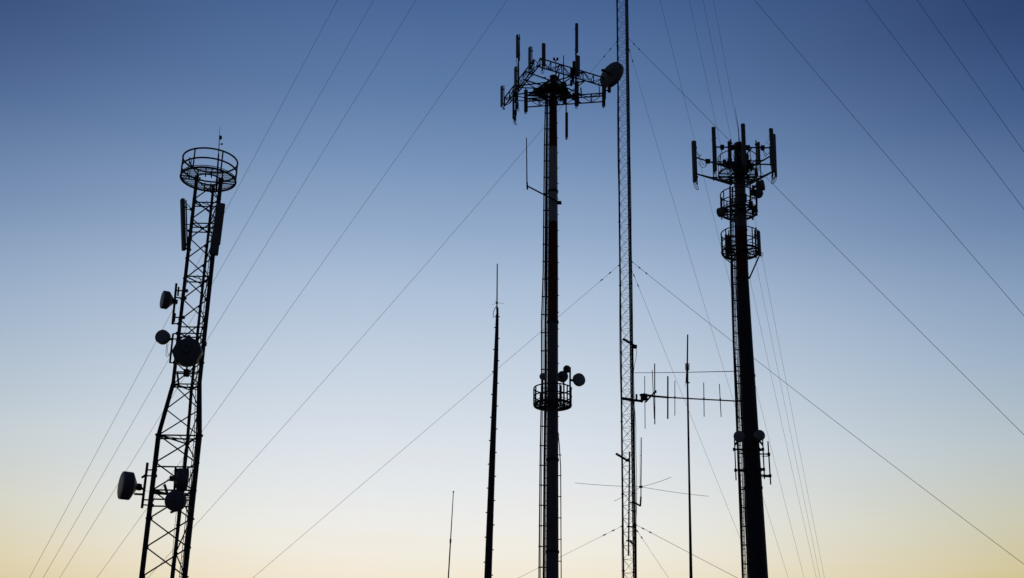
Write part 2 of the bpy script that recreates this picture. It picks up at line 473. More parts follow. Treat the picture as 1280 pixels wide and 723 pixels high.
# feeder ladder and cables beside the right leg
bm = bmesh.new()
def fe(z, t=.35, o=0): return leg(z, 1).lerp(leg(z, 2), t) + V(o, -.02, 0)
zz = [.3, z548, z483, Z(262)]
for a, b in zip(zz, zz[1:]):
    ladder(bm, fe(a), fe(b), .3, leg(a, 2) - leg(a, 1), .32, .018, .014)
obj('cable_ladder', bm, 'dark', T.root)
bm = bmesh.new()
for k in range(6):
    top = Z((262, 300, 366, 425, 440, 600)[k])
    pts = [fe(z, .12 + .045 * k, .05 + .02 * math.sin(z * .8 + k)) + V(0, -.06, 0) for z in [q for q in [.4 + .6 * i for i in range(80)] if q < top]]
    tube(bm, pts, .017)
for k in range(2):
    pts = [leg(z, 2) + V(-.11 - .05 * k + .02 * math.sin(z * 1.3 + k * 2), -.02, 0) for z in [.4 + .6 * i for i in range(80)] if z < Z(600 if k else 540)]
    tube(bm, pts, .012)
obj('feeder_cable', bm, 'cable', T.root)
# top platform
c = T.L(260.3, 224.6); s = T.mpp(c)
zf = T.L(260, 224.6).z; zr = T.L(262.3, 201).z
railing(T, zf, zr, 33.5 * s, [20, 75, 130, 192, 250, 310], (c.x, 0), 1, inner=15 * s, ang=R(15), beams=4, tube_r=.05, post_r=.042, bar=.018, rim=.06)
bm = bmesh.new()      # access ladder and gate frame on the rail, left
pL = c + V(-24 * s, -.35, 0)
for q in (0, .35):
    rod(bm, V(pL.x, pL.y + q, zf), V(pL.x, pL.y + q, zr + .02), .025)
for k in range(5): rod(bm, V(pL.x + .12 * k, pL.y, zf + .9 - .17 * k), V(pL.x + .12 * k, pL.y + .35, zf + .9 - .17 * k), .02)
rod(bm, V(pL.x, pL.y, zf + .95), V(pL.x + .62, pL.y, zf), .03); rod(bm, V(pL.x, pL.y + .35, zf + .95), V(pL.x + .62, pL.y + .35, zf), .03)
obj('access_ladder', bm, 'dark', T.root)
a, b = leg(zt, 2), T.L(273.2, 193, .5)
bm = bmesh.new(); rod(bm, T.L(270.3, 238, .45), b, .055, .045); rod(bm, b, T.L(274.3, 172, .45), .028, .02); rod(bm, T.L(274.3, 172, .45), T.L(274.8, 156.5, .45), .014, .006)
lp = obj('lightning_rod', bm, 'dark', T.root)
bm = bmesh.new(); p = T.L(275.6, 172.3, .45); turned(bm, p - V(0, 0, .12), V(0, 0, 1), [(0, .04), (.03, .08), (.18, .09), (.24, .05)], 12); obj('beacon_light', bm, 'ceramic', lp)
bm = bmesh.new(); p = T.L(277.3, 180.3, .45); turned(bm, p - V(0, 0, .06), V(0, 0, 1), [(0, .03), (.03, .055), (.1, .05)], 10); rod(bm, p, T.L(274, 180.6, .45), .016); obj('beacon_light', bm, 'ceramic', lp)
# panels
panel(T, 228.1, 249, 230, 313, 6.6, .15, (-.75, -.65, 0), .2, (.0, .0))
bm = bmesh.new()
for (x0, y0, x1, y1) in ((231.5, 253, 240, 262), (232, 262, 240, 262), (232, 281, 238, 281), (232, 286, 237.5, 289), (232, 311, 236, 312), (233, 306, 236, 312)): rod(bm, T.L(x0, y0, .05), T.L(x1, y1, -.1), .025, n=6)
for (x0, y0) in ((240, 262), (237.6, 289), (236, 312)): box(bm, T.L(x0, y0, -.1), .22, .2, .1)
obj('panel_bracket', bm, 'dark', T.root)
panel(T, 276.2, 254.6, 269.6, 306, 11.2, -.55, (.25, -.95, 0), .22, (.05, .2))
panel(T, 269.2, 303, 267.3, 319, 10.6, -.5, (.25, -.95, 0), .26, (.05, .05))
# dishes
def gpole(x0, y0, x1, y1, arms, r=.06, dy=-.1, name='dish_mount'):
    bm = bmesh.new(); rod(bm, T.L(x0, y0, dy), T.L(x1, y1, dy), r)
    for (ax, ay, bx, by) in arms:
        rod(bm, T.L(ax, ay, dy), T.L(bx, by, -.15), .038, n=6); box(bm, T.L(bx, by, -.2), .16, .16, .14)
    obj(name, bm, 'dark', T.root)
gpole(220.5, 354.6, 215.6, 405.5, ((220, 363.5, 233, 363.7), (218.5, 372, 231, 373), (216.5, 397, 229, 397), (216, 404.7, 224, 405)), .065)
bm = bmesh.new(); rod(bm, T.L(223.4, 359, -.1), T.L(222.3, 370, -.1), .05); rod(bm, T.L(219, 392, -.1), T.L(217.5, 403, -.1), .05); obj('clamp', bm, 'dark', T.root)
dish(T, 206.7, 375.2, 11.4, (-.87, -.49, 0), -.15, .32, .3, mount=(218.5, 376.5, -.1), mr=.07)
gpole(216.3, 417.5, 212.4, 454, ((216, 417.5, 222, 417), (216.5, 424, 224, 424), (212.5, 453.5, 219, 454)), .055)
dish(T, 203.6, 421.8, 9, (-.15, -.99, 0), -.25, .3, .2, mount=(214.5, 424, -.1), mr=.07)
bm = bmesh.new(); tube(bm, [T.L(x, y, -.2) for x, y in ((208.5, 430), (207.5, 438), (207.6, 444), (209, 446.5), (211, 445), (213, 440))], .014); tube(bm, [T.L(x, y, -.2) for x, y in ((210, 430), (209.4, 437), (210, 443), (212.5, 446))], .012)
obj('jumper_cable', bm, 'cable', T.root)
dish(T, 234.4, 440.5, 18.7, (0, 1, 0), -1.35, .42, .12, mount=(240, 430, -.5), mr=.07, radio=False, seg=8)
bm = bmesh.new(); rod(bm, T.L(234, 456, -.9), T.L(233, 470, -.5), .05); box(bm, T.L(233, 466.5, -.9), .3, .28, .34, .3); rod(bm, T.L(222, 421.5, -.6), T.L(249, 422, -.6), .04); rod(bm, T.L(221, 467, -.6), T.L(246, 467.5, -.6), .04)
rod(bm, T.L(236, 419.5, -.6), T.L(236, 424, -.6), .09); box(bm, T.L(255.6, 430, -.5), .2, .2, .2)
tube(bm, [T.L(x, y, -.7) for x, y in ((236, 468), (238, 463), (241, 459), (242, 456))], .014)
rod(bm, T.L(221.5, 466, -.6), T.L(223.5, 482, -.3), .055)
obj('dish_frame', bm, 'dark', T.root)
gpole(184.4, 578.7, 177.4, 635.3, ((184, 587.7, 194, 587.5), (183, 595, 194, 595), (179.5, 625, 190, 625), (179, 631.3, 190, 632)), .07)
bm = bmesh.new(); rod(bm, T.L(168, 617.7, -.1), T.L(179, 618.3, -.1), .055); rod(bm, T.L(177, 597.5, -.1), T.L(182.5, 593.5, -.1), .06)
tube(bm, [T.L(x, y, -.1) for x, y in ((173, 611), (179, 612), (184, 614), (188, 616.5))], .01); obj('dish_arm', bm, 'dark', T.root)
dish(T, 157.8, 607.3, 17.4, (-.86, -.51, 0), -.15, .5, .28, mount=(180, 612, -.1), mr=.06)
dish(T, 228.3, 599.4, 13.6, (.93, .25, 0), -.3, .5, .2, mount=(215, 600, -.2), mr=.05)
dish(T, 219.6, 626.3, 13, (.05, .99, 0), -1.1, .35, .12, mount=(213, 632, -.4), mr=.06, radio=False)
gpole(219.5, 585, 216.5, 640, ((219, 588, 222, 588), (217, 637.5, 224, 637.5)), .06, -.5)
bm = bmesh.new(); rod(bm, T.L(205.6, 606, -.5), T.L(209, 617, -.5), .07); rod(bm, T.L(190, 617, -.35), T.L(237, 620, -.35), .04); rod(bm, T.L(190, 624, -.35), T.L(237, 625.5, -.35), .04); rod(bm, T.L(213, 641, -.5), T.L(222, 637.5, -.5), .06); obj('dish_frame', bm, 'dark', T.root)

# ================================================================== 2. BANDED MONOPOLE
T = Stand('monopole_tower', 75, (690.3, 723), (691.6, 130), 'tall red and white banded monopole with triangular antenna headframe and large tilted dish on top', 'tower')
T.pad(3.6)
def rad(px, py): return px / 2 * T.mpp(V(0, 0, T.z(py)))
ptab = [(T.z(y), rad(d, y)) for y, d in ((97, 8.4), (180, 10.6), (340, 13), (450, 13.6), (560, 14.6), (723, 16.2))]
ptab.append((.6, ptab[-1][1] * 1.12)); ptab.sort()
PR = lambda z: interp(ptab, z)
ztop, b1, b2, b3 = T.z(97), T.z(185), T.z(278.5), T.z(403)
for (za, zb, m) in ((.3, b3, 'pole'), (b3, b2, 'red'), (b2, b1, 'white'), (b1, ztop, 'red')):
    bm = bmesh.new(); k = max(2, int((zb - za) / 3))
    pole_mesh(bm, [(za + (zb - za) * i / k, 0, PR(za + (zb - za) * i / k)) for i in range(k + 1)], 18)
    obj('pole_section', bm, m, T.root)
bm = bmesh.new()
for z in (b3, T.z(575), T.z(240), T.z(690), 6.):
    pole_mesh(bm, [(z - .07, 0, PR(z) + .045), (z + .07, 0, PR(z) + .045)], 18)
obj('flange_collar', bm, 'dark', T.root)
bm = bmesh.new(); pole_mesh(bm, [(ztop, 0, PR(ztop) + .03), (ztop + .08, 0, PR(ztop) + .03)], 18); obj('pole_cap', bm, 'dark', T.root)
# climbing ladder, conduit and step bolts
zs = [.6, T.z(723), T.z(580), T.z(480), T.z(404), T.z(340), T.z(180), T.z(120)]
inx = [679.4, 679.6, 680.6, 681.7, 681.8, 682.6, 683.6, 684]
outx = [673.6, 673.8, 675.2, 677.1, 676.9, 679, 680.6, 682]
pys = [723, 723, 580, 480, 404, 340, 180, 120]
bm = bmesh.new()
li = [V(T.L(x, y, -.1).x, -.1, z) for x, y, z in zip(inx, pys, zs)]
lo = [V(T.L(x, y, -.1).x, -.1, z) for x, y, z in zip(outx, pys, zs)]
for a, b in zip(li, li[1:]):
    rod(bm, a, b, .075, n=8)
    n = int((b - a).length / .45)
    for i in range(n):
        p = a.lerp(b, i / n); rod(bm, p, V(-PR(p.z) + .03, -.1, p.z), .022, n=5)
tube(bm, [V(-PR(z) - .03, -.1, z) for z in zs], .02)
obj('climbing_ladder', bm, 'dark', T.root)
bm = bmesh.new()
for dx, r in ((0, .045), (.10, .026)):
    for a, b in zip(lo, lo[1:]):
        tube(bm, [a.lerp(b, i / 6) + V(dx, .02 * math.sin(i), 0) for i in range(7)], r)
obj('feeder_cable', bm, 'steel', T.root)
bm = bmesh.new(); z = 2.
while z < T.z(130):
    a = V(interp([(p.z, p.x) for p in lo], z), -.1, z); b = V(-PR(z) + .05, -.1, z)
    box(bm, (a + b) / 2, (b - a).length + .12, .08, .06); z += 1.28
obj('cable_bracket', bm, 'dark', T.root)
bm = bmesh.new(); z = 1.5; i = 0
while z < T.z(140):
    if z > T.z(562):
        rod(bm, V(PR(z) - .02, -.05, z), V(PR(z) + .06, -.05, z), .03, n=6); z += 1.2
    else:
        box(bm, (PR(z) + .09, -.05, z), .2, .06, .05); z += 1.34
obj('step_bolt', bm, 'dark', T.root)
bm = bmesh.new(); tube(bm, [V(PR(z) + d, -.05, z) for z, d in ((T.z(540), -.02), (T.z(560), .07), (T.z(585), .14), (T.z(723), .15), (1, .15))], .032); obj('conduit', bm, 'steel', T.root)
# headframe
z0 = T.z(100.5)
F1 = (T.onz(675, 73, z0), T.onz(755, 97.5, z0)); F2 = (T.onz(631, 122, z0), T.onz(667.5, 74.5, z0)); F3 = (T.onz(659, 123.5, z0), T.onz(756, 116.5, z0))
cen = sum((p for f in (F1, F2, F3) for p in f), V(0, 0, 0)) / 6
H = .72
for f in (F1, F2, F3):
    mid = (f[0] + f[1]) / 2; truss(T, 'headframe_truss', f[0], f[1], H, V(cen.x - mid.x, cen.y - mid.y, 0), 6, .05)
bm = bmesh.new()
for f in (F1, F2, F3):
    for t in (.3, .7):
        p = f[0].lerp(f[1], t)
        for dz, zc in ((0, z0 - .1), (-H, z0 - H)):
            rod(bm, p + V(0, 0, dz), V(0, 0, zc) + (p - V(0, 0, p.z)).normalized() * .3, .05)
        rod(bm, p + V(0, 0, -H), V(0, 0, z0 - 1.9) + V(p.x, p.y, 0).normalized() * .3, .035)
    m = (f[0] + f[1]) / 2; rod(bm, m + V(0, 0, -H), V(0, 0, z0 - H), .045)
for i in range(3):
    a, b = ((F1[1], F3[1]), (F3[0], F2[0]), (F2[1], F1[0]))[i]
    rod(bm, a.lerp(cen, .1) + V(0, 0, -H * .5), b.lerp(cen, .1) + V(0, 0, -H * .5), .035)
    rod(bm, a.lerp(cen, .45) + V(0, 0, -H), b.lerp(cen, .45) + V(0, 0, -H), .05)
pole_mesh(bm, [(z0 - H - .12, 0, .42), (z0 - H + .02, 0, .42)], 12); pole_mesh(bm, [(z0 - 2, 0, .36), (z0 - 1.8, 0, .36)], 12)
obj('support_arm', bm, 'dark', T.root)
bm = bmesh.new()   # triangular standing grating inside the frame
zg = z0 - H - .02
tri = [V(cen.x + 1.95 * math.cos(R(a)), cen.y + 1.95 * math.sin(R(a)), zg) for a in (-85, 35, 155)]
for i in range(3):
    rod(bm, tri[i], tri[(i + 1) % 3], .06)
obj('work_platform', bm, 'dark', T.root); wp = T.root.children[-1]
bm = bmesh.new()
for k in range(3):
    A, B, O = tri[k], tri[(k + 1) % 3], V(0, 0, zg)
    for t in range(1, 34):
        t /= 34; p, q = A.lerp(B, t), None
        q = p.lerp(O, .62); d = (q - p); box(bm, (p + q) / 2, d.length, .016, .035, math.atan2(d.y, d.x))
    for t in (.15, .3, .45, .6): rod(bm, A.lerp(O, t), B.lerp(O, t), .014, n=4)
obj('floor_grating', bm, 'grate', wp, False)
def on(f, px):
    a, b = f; lo_, hi_ = -.4, 1.5
    pr = lambda p: 640 + FPX * ((T.m @ p) - V(0, 0, HC)).dot(R2) / ((T.m @ p) - V(0, 0, HC)).dot(Fv)
    for _ in range(40):
        t = (lo_ + hi_) / 2
        if pr(a.lerp(b, t)) < px: lo_ = t
        else: hi_ = t
    return a.lerp(b, lo_)
def outward(f):
    d = (f[1] - f[0]); n = V(d.y, -d.x, 0).normalized(); m = (f[0] + f[1]) / 2 - cen
    return n if n.dot(m) > 0 else -n
def hp(f, px, y0, y1, wpx, dp=.14, tilt=0., pipe=(.1, .25), tail=0., out=.25, mat='panel'):
    n = outward(f); p = on(f, px) + n * out; dy = p.y
    panel(T, px - tilt, y0, px + tilt, y1, wpx, dy, n, dp, pipe, mat, tail=tail)
    return dy
d = hp(F2, 646.5, 44, 72, 4.5)
bm = bmesh.new(); rod(bm, T.L(647.6, 46, d + .1), T.L(648.6, 112, d + .1), .05); obj('antenna_mast', bm, 'dark', T.root)
bm = bmesh.new(); tube(bm, [T.L(x, y, d + .05) for x, y in ((645.5, 72), (645.3, 76), (646.5, 81), (648, 86))], .02); obj('jumper_cable', bm, 'cable', T.root)
hp(F2, 644.4, 84, 114.5, 6, pipe=(.05, 1.4), tail=1.6)
hp(F2, 641.8, 113, 148.5, 2.8, pipe=(.05, .1), tail=.5)
bm = bmesh.new()
for k, (x, y) in enumerate(((644, 118), (644.8, 126), (645.2, 134), (644.6, 141), (643.8, 148))):
    box(bm, T.L(x, y, on(F2, 644).y - .1), .17, .17, .34)
tube(bm, [T.L(x, y, on(F2, 644).y - .1) for x, y in ((645, 110), (646.2, 122), (645, 136), (643.4, 154))], .035)
obj('radio_unit', bm, 'dark', T.root)
hp(F2, 662, 59.3, 86, 5.2, tail=.6)
hp(F2, 627.1, 108, 133, 4.8, tail=.25)
hp(F1, 679.6, 54.5, 83, 4.8, tail=.5)
d = hp(F1, 721, 29.5, 66, 3.6, dp=.12)
bm = bmesh.new(); rod(bm, T.L(720.4, 30, d + .12), T.L(719.6, 112, d + .12), .06); obj('antenna_mast', bm, 'dark', T.root)
hp(F1, 722, 70, 95.5, 5.8, dp=.2, tail=.5)
hp(F3, 720.8, 102, 132.5, 5.4, dp=.2, tail=.4)
hp(F3, 657.4, 112.5, 140, 4.8, tail=.3)
hp(F3, 754.6, 108, 133, 4.4, tail=.25)
dd = hp(F3, 708.3, 141, 172, 3.6, tail=.25, out=.1)
bm = bmesh.new(); rod(bm, T.L(707.5, 104, dd + .1), T.L(708, 175, dd + .1), .045); obj('antenna_mast', bm, 'dark', T.root)
bm = bmesh.new()
for k in range(4):
    x = 686 + k * 12
    y1_ = 96 + 3 * k
bm.free()
bm = bmesh.new()   # remote radio boxes near the corner of the two right-hand faces
dq = on(F1, 717).y
for (x, y, a, b) in ((717.8, 82, .25, .6), (718, 90, .3, .5), (715.5, 94, .3, .45), (716, 99, .2, .5), (714.5, 88.5, .2, .4), (714, 104, .16, .4), (717, 121, .2, .5)): box(bm, T.L(x, y, dq + .3), a, .22, b)
obj('radio_unit', bm, 'dark', T.root)
bm = bmesh.new()
for (x, y, a, b) in ((675, 117, .5, .3), (681, 113, .6, .35), (671, 114, .5, .3), (699, 112, .4, .5), (704, 108, .3, .6), (707, 117, .3, .8), (703, 121, .3, .6), (706, 126, .22, .5), (684, 107, .4, .25), (680, 121, .5, .3)): box(bm, T.L(x, y, .2 * math.sin(x)), a, .25, b, .3)
obj('equipment_box', bm, 'dark', T.root)
bm = bmesh.new()
for k in range(9):
    a = T.L(random.uniform(664, 716), random.uniform(104, 112), random.uniform(-.6, .6)); b = V(random.uniform(-.25, .25), -.4, z0 - 1.6 - random.random())
    tube(bm, bez(a, b, .35 + random.random() * .4, 14), .018)
for (x, x2) in ((632, 643), (647, 660), (661, 667)):
    a, b = on(F2, x), on(F2, x2); tube(bm, bez(a + V(0, 0, -.3), b + V(0, 0, -.2), .22, 10), .018)
for (x, x2) in ((683, 700), (702, 716), (722, 738)):
    a, b = on(F1, x), on(F1, x2); tube(bm, bez(a + V(0, 0, -.4), b + V(0, 0, -.4), .2, 10), .016)
obj('jumper_cable', bm, 'cable', T.root)
bm = bmesh.new(); d1 = on(F1, 695).y; rod(bm, T.L(694.6, 76, d1), T.L(694.8, 93, d1), .03)
rod(bm, T.L(692, 75.6, d1), T.L(697.2, 75.6, d1), .03); bl = obj('beacon_bracket', bm, 'dark', T.root)
for x in (692.6, 696.8):
    bm = bmesh.new(); p = T.L(x, 75.5, d1); turned(bm, p, V(0, 0, 1), [(0, .05), (.04, .085), (.16, .08), (.22, .03)], 12); obj('beacon_light', bm, 'ceramic', bl)
bm = bmesh.new(); rod(bm, T.L(704.5, 69.5, -.6), T.L(704.3, 104, -.6), .032, .045); obj('whip_antenna', bm, 'dark', T.root)
# big dish on its pipe
dp_ = F3[1].y
dish(T, 764.6, 93.9, 17.6, (.7, .68, -.16), dp_ - .6, .34, .2, mount=(756.5, 106, dp_ - .1), mr=.06, radio=False)
bm = bmesh.new(); rod(bm, T.L(753.2, 87.4, dp_ - 1.25), T.L(768.5, 95.6, dp_ - 1.1), .035); box(bm, T.L(754.4, 88.3, dp_ - 1.15), .3, .2, .12, .5); obj('feed_strut', bm, 'dark', T.root.children[-1])
bm = bmesh.new(); rod(bm, T.L(757, 96, dp_ - .2), T.L(756.5, 124, dp_ - .1), .06); rod(bm, T.L(757, 113, dp_ - .2), T.L(761.5, 114, dp_ - .2), .05); box(bm, T.L(761.6, 113, dp_ - .2), .24, .24, .3); obj('dish_mount', bm, 'dark', T.root)
# side whip on its arm
bm = bmesh.new(); rod(bm, T.L(659.6, 233, -.9), T.L(702, 255, -.45), .055); box(bm, T.L(699, 253.6, -.48), .3, .2, .2); rod(bm, T.L(658.8, 228, -.9), T.L(659.2, 237, -.9), .06)
ar = obj('side_arm', bm, 'dark', T.root)
bm = bmesh.new(); rod(bm, T.L(658.1, 172.5, -.9), T.L(658.7, 230, -.9), .032, .042); obj('whip_antenna', bm, 'steel', ar)
# lower platform
c = T.L(690.8, 506); s = T.mpp(c)
zf, zr = T.L(691, 506.5).z, T.L(691, 486).z
railing(T, zf, zr, 23.6 * s, [180, 205, 232, 262, 290, 318, 345, 10, 50, 90, 130, 155], (c.x, 0), 1, inner=.42, skirt=.2, beams=8, ang=R(10), tube_r=.045, post_r=.045, band=.2, bar=.035)
bm = bmesh.new()
for a in range(6):
    a = 2 * PI * a / 6; d = V(math.cos(a), math.sin(a), 0); rod(bm, c * 0 + V(c.x, 0, zf) + d * 1.2, V(0, 0, zf - .25) + d * .35, .03)
for (x, y0, y1, r) in ((712.6, 459.5, 506, .06), (704.8, 478, 506, .05), (701, 482, 506, .07), (678.3, 474, 505, .06), (683, 452, 505, .04)):
    rod(bm, T.L(x, y0, -.85 if x != 683 else -.3), T.L(x, y1, -.85 if x != 683 else -.3), r)
obj('dish_mount', bm, 'dark', T.root)
dish(T, 678.8, 471, 4.5, (-.2, -.97, 0), -1., .16, .1, mount=(678.6, 474, -.85))
dish(T, 703.1, 471, 7.2, (.45, .9, 0), -.75, .2, .12, mount=(704.8, 480, -.85))
dish(T, 708.7, 461.6, 4.7, (.3, .93, 0), -.9, .2, .12, mount=(712.3, 463, -.85))
dish(T, 723.6, 475, 8.2, (.45, -.88, 0), -.7, .24, .2, mount=(713, 475, -.85), mr=.08)

# ================================================================== 3. RIGHT MONOPOLE
T = Stand('monopole_tower', 58, (946.5, 723), (925.5, 240), 'stout dark tapering monopole with stacked round platforms and a crown of upright panel antennas', 'tower')
T.pad(4)
prof = []
for y, l, r in ((180, 917.5, 930.5), (240, 918.3, 931.8), (290, 919.2, 933.8), (350, 920.4, 935.7), (430, 923, 940.8), (500, 926, 945.6), (570, 928.8, 950), (640, 931.6, 954.7), (723, 935, 960.2)):
    a, b = T.L(l, y), T.L(r, y); prof.append(((a.z + b.z) / 2, (a.x + b.x) / 2, (b.x - a.x) / 2))
prof.append((.3, prof[-1][1], prof[-1][2] * 1.12)); prof.sort()
PX = lambda z: interp([(p[0], p[1]) for p in prof], z); PR2 = lambda z: interp([(p[0], p[2]) for p in prof], z)
for (za, zb, m) in ((.3, T.z(348), 'dark'), (T.z(348), T.z(288), 'red'), (T.z(288), T.z(232), 'pole'), (T.z(232), T.z(180), 'dark')):
    bm = bmesh.new(); k = max(2, int((zb - za) / 2.5))
    pole_mesh(bm, [(za + (zb - za) * i / k, PX(za + (zb - za) * i / k), PR2(za + (zb - za) * i / k)) for i in range(k + 1)], 16)
    obj('pole_section', bm, m, T.root)
bm = bmesh.new()
for py in (232, 288, 348, 470, 610):
    z = T.z(py); pole_mesh(bm, [(z - .05, PX(z), PR2(z) + .025), (z + .05, PX(z), PR2(z) + .025)], 16)
obj('flange_collar', bm, 'dark', T.root)
# ladder with cable tray on the left
bm = bmesh.new(); zs = [.5] + [T.z(y) for y in (723, 640, 570, 500, 430, 350, 290, 235)]
def lx(z, d): return V(PX(z) - PR2(z) - d, -.12, z)
for a, b in zip(zs, zs[1:]):
    rod(bm, lx(a, .27), lx(b, .27), .05, n=6); rod(bm, lx(a, .11), lx(b, .11), .02, n=6)
z = .8
while z < T.z(235):
    rod(bm, lx(z, .28), lx(z, .1), .02, n=5); z += .3
z = 1.
while z < T.z(235):
    rod(bm, lx(z, .3), lx(z, -.08), .035, n=5); z += .9
obj('climbing_ladder', bm, 'dark', T.root)
bm = bmesh.new()
for k, d in enumerate((.22, .18, .06, .02)):
    pts = [lx(z, d + .012 * math.sin(z * 1.1 + k)) + V(0, -.03, 0) for z in [.6 + .7 * i for i in range(60)] if z < T.z(240)]
    tube(bm, pts, .017)
obj('feeder_cable', bm, 'cable', T.root)
# head frame
z0 = T.z(199); Hh = 1.0
G1 = (T.onz(892, 184, z0), T.onz(965, 185, z0)); G2 = (T.onz(868, 196.5, z0), T.onz(914, 211, z0)); G3 = (T.onz(969, 192, z0), T.onz(932, 213, z0))
cen = V(PX(z0), 0, z0)
bm = bmesh.new()
for g in (G1, G2, G3):
    for dz in (0, -Hh): rod(bm, g[0] + V(0, 0, dz), g[1] + V(0, 0, dz), .042)
    for t in (.04, .5, .96):
        p = g[0].lerp(g[1], t); rod(bm, p + V(0, 0, .1), p + V(0, 0, -Hh - .1), .028)
obj('headframe', bm, 'dark', T.root)
bm = bmesh.new()
for g in (G1, G2, G3):
    for t in (.35, .65):
        p = g[0].lerp(g[1], t)
        for dz in (-.05, -Hh): rod(bm, p + V(0, 0, dz), cen + V(0, 0, dz - .1) + V(p.x - cen.x, p.y, 0).normalized() * .2, .035)
rod(bm, G2[0] + V(0, 0, -Hh), V(PX(z0 - 1.6) - .2, -.1, T.z(231)), .035); rod(bm, G3[0] + V(0, 0, -Hh), V(PX(z0 - 1.6) + .2, -.1, T.z(233)), .045)
obj('support_arm', bm, 'dark', T.root)
def qp(x0, y0, x1, y1, wpx, P, n, tail=.4, dp=.13):
    panel(T, x0, y0, x1, y1, wpx, P.y, n, dp, (.05, .1), tail=tail)
qp(866.3, 176.5, 868.2, 228, 4.8, G2[0] + V(0, -.25, 0), (-.85, -.5, 0))
qp(891.8, 159.2, 893.8, 214, 5.1, G1[0] + V(0, -.25, 0), (-.1, -1, 0))
qp(928.6, 155, 930.8, 208, 5.3, (G1[0] + G1[1]) / 2 + V(0, -.25, 0), (0, -1, 0))
qp(963.6, 160.8, 967, 215.5, 5, G1[1] + V(0, -.25, 0), (.1, -1, 0))
qp(967.9, 168.2, 969.9, 221, 4.2, G3[0] + V(0, -.1, 0), (.9, -.4, 0))
qp(947.9, 178, 948.8, 206, 3.6, G3[0].lerp(G3[1], .6) + V(0, .2, 0), (.8, .5, 0), .5)
qp(911.4, 177, 912.2, 206, 4, G2[1] + V(0, .2, 0), (-.3, .9, 0), .5)
bm = bmesh.new()
for (px, g) in ((902.7, G1), (935, G1), (953.3, G1), (915, G1)):
    t = (px - 892) / 73; p = g[0].lerp(g[1], t); box(bm, p, .2, .16, .22); rod(bm, p + V(0, 0, .05), p + V(0, 0, -.16), .07)
p = G2[0].lerp(G2[1], .36); box(bm, p, .26, .2, .2)
obj('amplifier_box', bm, 'dark', T.root)
bm = bmesh.new()
def loop(x0, y0, x1, y1, sag, dy): tube(bm, bez(T.L(x0, y0, dy), T.L(x1, y1, dy), sag, 14), .014)
loop(873, 203, 884, 205, .28, G2[0].y); loop(885, 204, 874, 196, .3, G2[0].y)
loop(903, 186, 899, 203, -.1, G1[0].y); loop(954, 186, 962, 190, .25, G1[0].y); loop(954, 187, 958, 192, .3, G1[0].y)
loop(896, 172, 889, 175, .1, G1[0].y)
for k in range(38):
    a = random.uniform(0, 2 * PI); r0 = random.uniform(.35, .95)
    A_ = V(PX(z0) + math.cos(a) * r0, math.sin(a) * r0, z0 - random.uniform(.0, .75)); a += random.uniform(-.8, .8)
    B_ = V(PX(z0) + math.cos(a) * .33, math.sin(a) * .33, z0 - random.uniform(.6, 1.3)); tube(bm, bez(A_, B_, random.uniform(-.1, .35), 12), .016)
for (x0, y0, x1, y1) in ((875, 194, 868, 188), (869, 199, 878, 193), (871, 193, 876, 196), (957, 178, 962, 181), (959, 176, 963, 173)): rod(bm, T.L(x0, y0, G2[0].y if x0 < 900 else G3[0].y), T.L(x1, y1, G2[0].y if x0 < 900 else G3[0].y), .012, n=5)
obj('jumper_cable', bm, 'cable', T.root)
bm = bmesh.new()
for k in range(18):
    a = 2 * PI * k / 18 + .2; r0 = .45 + .4 * ((k * 7) % 5) / 4
    box(bm, (PX(z0) + math.cos(a) * r0, math.sin(a) * r0, z0 - 1.1 + .22 * ((k * 5) % 6)), .16, .13, .28, a)
obj('radio_unit', bm, 'dark', T.root)
bm = bmesh.new(); rod(bm, V(PX(T.z(180)), 0, T.z(181)), V(PX(T.z(160)), 0, T.z(162)), .03, .02); rod(bm, V(PX(T.z(160)), 0, T.z(162)), T.L(918.6, 134, 0), .018, .008); obj('lightning_rod', bm, 'dark', T.root)
c = T.L(922.5, 217); s = T.mpp(c)
railing(T, T.L(923, 219).z, T.L(923, 198).z, 24 * s, [170, 200, 235, 270, 300, 335, 10, 60, 110], (c.x, 0), 0, inner=.35, beams=6, skirt=.1)
# second platform with small dishes
c = T.L(923.8, 264); s = T.mpp(c); cx2 = c.x
railing(T, T.L(924, 265).z, T.L(924, 243.5).z, 22.4 * s, [178, 205, 240, 300, 335, 5, 70, 120], (c.x, 0), 1, inner=.36, beams=5, ang=R(20), post_r=.032, tube_r=.03, band=.1)
bm = bmesh.new()
for (x, y0, y1, r, dy) in ((902.2, 247, 274.5, .035, -.3), (937.7, 227, 262, .04, -.9), (946.1, 222, 270, .04, -.3), (941, 262, 275, .045, -.5), (932, 243, 252, .07, -.6)): rod(bm, T.L(x, y0, dy), T.L(x, y1, dy), r)
for (x, y, a, b) in ((938.5, 257, .2, .45), (941, 241, .2, .3), (942, 262, .2, .3)): box(bm, T.L(x, y, -.6), a, .2, b)
obj('dish_mount', bm, 'dark', T.root)
dish(T, 901.5, 265.4, 6, (-.75, .6, 0), -.4, .28, .1, mount=(903, 262, -.3))
dish(T, 950.8, 232.3, 6.8, (.9, -.3, .1), -.6, .34, .12, mount=(946, 233, -.3))
dish(T, 947.7, 242, 5.8, (.7, .65, 0), -.5, .25, .1, mount=(946, 240, -.3))
